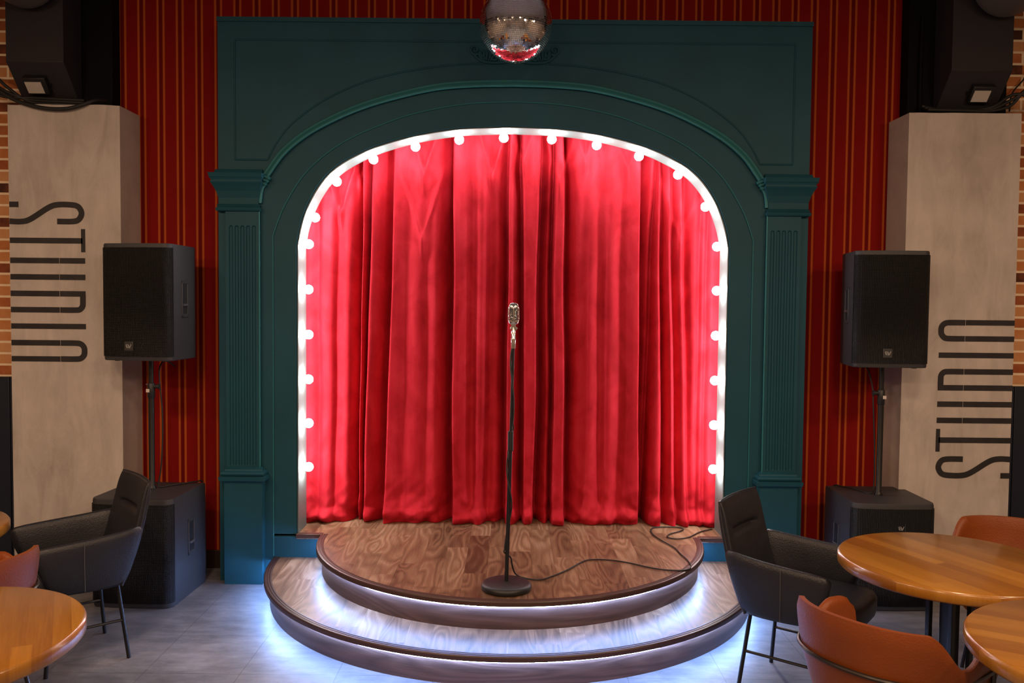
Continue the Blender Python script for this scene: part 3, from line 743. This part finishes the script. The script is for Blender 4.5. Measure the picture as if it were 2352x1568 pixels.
def handle(parent, x, y, z, s, tilt, name='handle'):
    """recessed grab handle on a side wall: s=+1 right side"""
    R = Matrix.Translation((x, y, z)) @ Matrix.Rotation(tilt, 4, 'Z')
    q = lambda a, b: sorted((s*a, s*b))
    mb = MB()
    for (y0, y1, z0, z1) in ((-.045, -.033, -.11, .11), (.033, .045, -.11, .11), (-.045, .045, .09, .11), (-.045, .045, -.11, -.088)):
        a, b = q(-.004, .007); mb.box(a, b, y0, y1, z0, z1, R)
    h = mb.build(name, M_['cabinet'], parent, bevel=.004)
    a, b = q(-.004, .002); MB().box(a, b, -.034, .034, -.09, .09, R).build('recess', M_['dim'], h)
    mb = MB(); mb.tube([R @ Vector((s*.004, -.034, -.035)), R @ Vector((s*.009, 0, -.035)), R @ Vector((s*.004, .034, -.035))], .0085, 10)
    mb.build('grip', M_['grip'], h, smooth=True)
def top_speaker(label):
    e = empty('loudspeaker'); tag(e, label, 'speaker')
    H = .682; w_, d = .425, .36
    o, fr = xsec(w_, d, .030)
    oi = [(x*.985, y*.985) for x, y in o]
    mb = MB(); mb.rings([[(x, y, z) for x, y in q] for q, z in ((oi, 0), (o, .008), (o, H-.008), (oi, H))])
    mb.build('cabinet', M_['cabinet'], e, smooth=True, angle=25)
    # grille wraps the front and the rounded corners
    g = [(x*1.006, y-.003) for x, y in o[:fr]]
    mb = MB(); mb.rings([[(x, y, z) for x, y in g] for z in (.024, H-.024)], closed=False, cap=False)
    mb.build('grille', M_['grille'], e, smooth=True, solid=.004)
    mark(e, -.03, -d/2-.016, .085, .027)
    for s in (-1, 1): handle(e, s*(w_/2-.0150), .02, H*.53, s, s*.095)
    for sx in (-1, 1):
        for sy in (-1, 1): MB().lathe([(.014, -.006), (.016, 0), (.016, .003)], (sx*.15, sy*.12, 0), 14).build('rubber_foot', M_['rubber'], e)
    MB().lathe([(.03, -.004), (.032, 0), (.03, .006)], (0, 0, 0), 20).build('pole_socket', M_['blackmetal'], e)
    return e
def pole(e_loc, H, s, label):
    e = empty('speaker_pole', e_loc); tag(e, label, 'pole')
    MB().lathe([(.024, 0), (.024, .012), (.0185, .02), (.0175, .022), (.0175, H*.78)], n=20).build('lower_tube', M_['blackmetal'], e, smooth=True)
    MB().lathe([(.0145, 0), (.0145, H*.24)], (0, 0, H*.76), 20).build('upper_tube', M_['blackmetal'], e, smooth=True)
    c = MB().lathe([(.019, 0), (.0215, .003), (.0215, .085), (.018, .09)], (0, 0, H*.70), 20).build('collar', M_['black'], e, smooth=True)
    mb = MB(); mb.tube([(s*.018, 0, H*.70+.07), (s*.042, 0, H*.70+.07)], .012, 12); mb.tube([(s*.042, 0, H*.70+.07), (s*.050, 0, H*.70+.07)], .017, 12)
    mb.build('clamp_knob', M_['rubber'], c, smooth=True)
    MB().tube([(-s*.032, 0, H*.70+.082), (s*.01, 0, H*.70+.082)], .0025, 8).build('locking_pin', M_['chrome'], c)
    a, b = sorted((-s*.022, -s*.002)); MB().box(a, b, -.0225, -.0205, H*.70+.036, H*.70+.056).build('sticker', M_['sticker'], c)
    return e
def subwoofer(label):
    e = empty('subwoofer'); tag(e, label, 'subwoofer')
    H = .630; w_, d = .478, .485
    o, fr = xsec(w_, d, .004, .05)
    oi = [(x*.988, y*.988) for x, y in o]
    mb = MB(); mb.rings([[(x, y, z) for x, y in q] for q, z in ((oi, 0.002), (o, .012), (o, H-.012), (oi, H))])
    mb.build('cabinet', M_['cabinet'], e, smooth=True, angle=25)
    g = [(x*1.005, y-.003) for x, y in o[:fr]]
    mb = MB(); mb.rings([[(x, y, z) for x, y in g] for z in (.03, H-.03)], closed=False, cap=False)
    mb.build('grille', M_['grille'], e, smooth=True, solid=.004)
    for s in (-1, 1): handle(e, s*(w_/2-.0024), .03, H*.56, s, s*.009)
    return e
a = subwoofer('black subwoofer on the floor behind the dark armchair beside the downward STUDIO')
a.location = (-2.167, -.268, 0); a.rotation_euler = (0, 0, math.radians(-3))
b = subwoofer('black subwoofer with a badge, behind the round table beside the upward STUDIO')
b.location = (2.242, -.19, 0); b.rotation_euler = (0, 0, math.radians(-1))
mark(b, .03, -.2525, .49, .027)
a2 = top_speaker('black loudspeaker on a pole in front of the pillar with STUDIO reading downwards')
a2.location = (-2.172, -.208, 1.418); a2.rotation_euler = (0, 0, math.radians(-7))
b2 = top_speaker('black loudspeaker on a pole in front of the pillar with STUDIO reading upwards')
b2.location = (2.232, -.190, 1.418); b2.rotation_euler = (0, 0, math.radians(-4))
pole((-2.175, -.22, .629), .790, 1, 'black pole carrying the loudspeaker beside the downward STUDIO')
pole((2.238, -.20, .629), .790, -1, 'black pole carrying the loudspeaker beside the upward STUDIO')
cable('speaker_cable', [(-2.10, -.04, 1.36), (-2.13, -.12, 1.40), (-2.140, -.18, 1.36), (-2.130, -.20, 1.25), (-2.118, -.20, 1.10), (-2.118, -.20, .92), (-2.130, -.20, .74), (-2.143, -.205, .655), (-2.13, -.20, .637), (-2.09, -.16, .638), (-2.04, -.10, .636), (-1.98, -.04, .636), (-1.95, .02, .60), (-1.95, .04, .3), (-1.95, .05, .02)], .0045, 'grey cable hanging beside the pole by the downward STUDIO')
cable('speaker_cable', [(2.20, -.06, 1.40), (2.195, -.12, 1.37), (2.198, -.17, 1.28), (2.196, -.19, 1.18), (2.204, -.19, 1.05), (2.212, -.19, .90), (2.214, -.19, .72), (2.205, -.18, .637), (2.16, -.10, .637), (2.10, .0, .637), (2.06, .08, .6), (2.06, .1, .3), (2.06, .11, .02)], .0045, 'grey cable hanging beside the pole by the upward STUDIO')

# ================================================================== TABLES
def table(loc, rz, label, r=.43):
    e = empty('round_table', loc, rz); tag(e, label, 'table', 'round oak cafe tables')
    MB().lathe([(r-.02, .700), (r-.006, .702), (r, .710), (r, .740), (r-.006, .748), (r-.012, .75)], n=128).build('tabletop', M_['tabletop'], e, smooth=True, angle=60)
    MB().lathe([(.17, .692), (.17, .699)], n=32).build('top_plate', M_['blackmetal'], e)
    for k in range(4):
        c, s = math.cos(PI/4+k*PI/2), math.sin(PI/4+k*PI/2)
        mb = MB(); x, y = c*.075, s*.075
        mb.box(x-.010, x+.010, y-.010, y+.010, .02, .694); mb.build('pedestal_bar', M_['blackmetal'], e, bevel=.002)
    MB().box(-.027, .027, -.027, .027, .02, .694).build('pedestal_column', M_['blackmetal'], e, bevel=.004)
    MB().lathe([(.22, 0), (.225, .004), (.225, .010), (.21, .018), (.05, .026)], n=48).build('base_plate', M_['blackmetal'], e, smooth=True, angle=40)
    return e
table((1.786, -1.922, 0), math.radians(23), 'round oak table beside the subwoofer with a badge, whose whole pedestal shows')
table((1.875, -2.825, 0), math.radians(60), 'round oak table cut by the picture edge, overlapping the tan chair back', .46)
table((-1.782, -2.80, 0), math.radians(28), 'round oak table with the white-lit rim in front of the dark armchair', .46)
table((-2.70, -1.62, 0), 0, 'round oak table of which only a small curved edge shows by the dark armchair')

# ================================================================== CHAIRS
def loft_panel(rs): return MB().rings(rs)
def slab(path_top, path_bot, th):
    """panel between two poly-lines (outer skin centre), thickness th in the horizontal normal"""
    n = len(path_top); rs = []
    for i in range(n):
        a = Vector(path_top[max(i-1, 0)]); b = Vector(path_top[min(i+1, n-1)]); t = (b-a); t.z = 0; t.normalize(); nn = Vector((-t.y, t.x, 0))*th/2
        T, B = Vector(path_top[i]), Vector(path_bot[i]); Mi = (T+B)/2
        rs.append([B+nn*.7, Mi+nn*1.15, T-Vector((0, 0, .012))+nn, T+nn*.3, T-nn*.3, T-Vector((0, 0, .012))-nn, Mi-nn*1.15, B-nn*.7])
    return MB().rings(rs)
def armchair(label):
    e = empty('armchair'); tag(e, label, 'chair', 'black leather armchairs')
    # backrest: curved padded panel, leaning back
    rs = []; nz = 40
    for i in range(nz+1):
        t = i/nz; z = .375+(.862-.375)*t; x = -.172-.140*t-.015*math.sin(t*PI); hw = .225-.014*t if t > .5 else .23-.012*t
        pad = .028*(1-.55*abs(2*t-1)**6)
        crease = .024*math.exp(-((t-.70)/.026)**2)
        r_ = []; n = 14
        for k in range(n+1):            # front skin
            u = -1+2*k/n; r_.append((x+pad-(crease if abs(u) < .62 else 0)+.022*u*u-.006*abs(u)**8, hw*u, z))
        for k in range(n+1):
            u = 1-2*k/n; r_.append((x-pad*.75+.022*u*u+.006*abs(u)**8, hw*u, z-.0))
        rs.append(r_)
    b = MB().rings(rs).build('backrest', M_['leather'], e, smooth=True, bevel=.006, angle=60)
    mb = MB(); P_ = [(-.172-.140*t-.015*math.sin(t*PI)+.022, (.226-.014*t), .375+.487*t) for t in [i/10 for i in range(11)]]
    pipe = [(x, -y, z) for x, y, z in P_]+[(-.312+.022*(abs(u)**2), .211*u, .862) for u in [-1+i/5 for i in range(1, 10)]]+[(x, y, z) for x, y, z in P_[::-1]]
    mb.tube(pipe, .005, 6); mb.build('piping', M_['leather'], b, smooth=True)
    # arms
    for s in (-1, 1):
        top = [(-.262, s*.222, .668), (-.20, s*.245, .655), (-.10, s*.258, .645), (.03, s*.265, .637), (.18, s*.262, .630), (.262, s*.256, .622)]
        bot = [(-.178, s*.205, .375), (-.14, s*.228, .372), (-.06, s*.240, .372), (.03, s*.243, .375), (.13, s*.240, .380), (.175, s*.238, .385)]
        a = slab(top, bot, .040).build('armrest', M_['leather'], e, smooth=True, sub=1)
        mb = MB(); mb.tube([(.03, s*.2835, .627), (.03, s*.2800, .52), (.025, s*.2640, .39)], .0014, 5); mb.build('seam', M_['stitch'], a)
    # seat
    mb = MB(); rs = []
    for z, k in ((.375, .93), (.385, .98), (.42, 1.0), (.455, 1.0), (.475, .96), (.482, .80)):
        rr_ = []; n = 40
        for i in range(n):
            a = 2*PI*i/n; cx, cy = math.cos(a), math.sin(a)
            rr_.append((.065+.265*k*math.copysign(abs(cx)**.45, cx), .222*k*math.copysign(abs(cy)**.45, cy), z))
        rs.append(rr_)
    mb.rings(rs); mb.build('seat', M_['leather'], e, smooth=True, angle=60)
    # frame
    feet = {}
    for sx in (-1, 1):
        for sy in (-1, 1):
            top = (sx*.145, sy*.165, .378); ft = (sx*.185, sy*.205, .0); feet[sx, sy] = (top, ft)
            MB().tube([top, ft], .0095, 10).build('leg', M_['blackmetal'], e, smooth=True)
    mid = lambda q, z: tuple(q[1][i]+(q[0][i]-q[1][i])*z/.378 for i in range(2))+(z,)
    for sy in (-1, 1): MB().tube([mid(feet[-1, sy], .19), mid(feet[1, sy], .19)], .007, 8).build('stretcher', M_['blackmetal'], e, smooth=True)
    mb = MB(); mb.box(-.17, .17, -.18, .18, .366, .376); mb.build('seat_plate', M_['blackmetal'], e)
    return e
c1 = armchair('black leather armchair facing the round table, its back against the stage edge')
c1.location = (1.325, -1.44, 0); c1.rotation_euler = (0, 0, math.radians(-38))
c2 = armchair('black leather armchair in front of the subwoofer by the downward STUDIO')
c2.location = (-2.155, -1.155, 0); c2.rotation_euler = (0, 0, math.radians(180+41))

def tub_plan(u):
    """u in [-1,1]: right arm tip -> back -> left arm tip ; returns x,y"""
    a = u*2.25
    if abs(a) <= PI/2: return (-.02-.235*math.cos(a)**.85 if math.cos(a) > 0 else -.02, .262*math.copysign(abs(math.sin(a))**.9, a))
    t = (abs(a)-PI/2)/(2.25-PI/2); return (-.02+.215*t, math.copysign(.262+.004*t-.02*t*t, a))
def tub_top(u):
    a = abs(u)
    def sm(x0, x1, x): t = min(max((x-x0)/(x1-x0), 0), 1); return t*t*(3-2*t)
    return .756-.006*(a/.45)**2-.115*sm(.40, .64, a)+.055*sm(.66, .84, a)-.04*sm(.93, 1.0, a)
def tub_chair(label):
    e = empty('tub_chair'); tag(e, label, 'chair', 'tan leather tub chairs')
    nu, nz = 72, 12; rs = []
    for i in range(nu+1):
        u = -1+2*i/nu; x, y = tub_plan(u); zt = tub_top(u)
        # outward normal
        x2, y2 = tub_plan(min(u+.01, 1)); x1, y1 = tub_plan(max(u-.01, -1)); n = Vector((y2-y1, -(x2-x1), 0)).normalized()
        if n.dot(Vector((x+.0, y, 0))) < 0: n = -n
        zb = .405
        row = []
        for side, th in ((1, .016), (-1, -.016)):
            rng = range(nz+1) if side > 0 else range(nz, -1, -1)
            for j in rng:
                t = j/nz; z = zb+(zt-zb)*t
                fl = -.055*(1-t)**2.2+.018*t          # tucks in under the seat, flares at the top
                k = th*(1 if .04 < t < .96 else .55)
                p = Vector((x, y, 0))+n*(fl+k); row.append((p.x, p.y, z))
        rs.append(row)
    sh = MB().rings(rs).build('shell', M_['tan'], e, smooth=True, angle=70)
    mb = MB(); rs = []
    for z, k in ((.395, .80), (.405, .93), (.43, 1.0), (.455, 1.0), (.472, .95), (.478, .75)):
        n = 40; rs.append([(.0+.215*k*math.copysign(abs(math.cos(2*PI*i/n))**.6, math.cos(2*PI*i/n)), .222*k*math.copysign(abs(math.sin(2*PI*i/n))**.6, math.sin(2*PI*i/n)), z) for i in range(n)])
    mb.rings(rs); mb.build('seat', M_['tan'], e, smooth=True, angle=60)
    # steel band round the back, ending in the front legs
    pts = []
    for i in range(49):
        u = -.92+1.84*i/48; x, y = tub_plan(u); x2, y2 = tub_plan(min(u+.01, 1)); x1, y1 = tub_plan(max(u-.01, -1)); n = Vector((y2-y1, -(x2-x1), 0)).normalized()
        if n.dot(Vector((x, y, 0))) < 0: n = -n
        p = Vector((x, y, 0))+n*.024; pts.append((p.x, p.y, .592-.02*abs(u)**3))
    MB().tube(pts, .0075, 8).build('back_band', M_['band'], e, smooth=True)
    for sx in (-1, 1):
        for sy in (-1, 1):
            if sx > 0: p = [(pts[0] if sy < 0 else pts[-1]) if (pts[0][1] < 0) == (True) else (pts[-1] if sy < 0 else pts[0]), (.19, sy*.255, .35), (.215, sy*.262, 0)]
            else: p = [(-.17, sy*.15, .585), (-.185, sy*.19, .40), (-.215, sy*.235, 0)]
            if sx < 0: p = [(-.12, sy*.14, .405), (-.14, sy*.16, .38), (-.205, sy*.215, 0)]
            MB().tube(p, .0085, 8).build('leg', M_['band'], e, smooth=True)
    return e
t1 = tub_chair('tan leather tub chair seen from behind, steel band across its back, beside a black armchair')
t1.location = (1.315, -2.435, 0); t1.rotation_euler = (0, 0, math.radians(37))
t2 = tub_chair('tan leather tub chair across the fully visible table, below the upward STUDIO')
t2.location = (2.33, -1.48, 0); t2.rotation_euler = (0, 0, math.radians(180+62))
t3 = tub_chair('tan leather tub chair partly hidden behind the table with the white-lit rim')
t3.location = (-2.22, -1.98, 0); t3.rotation_euler = (0, 0, math.radians(180-22))
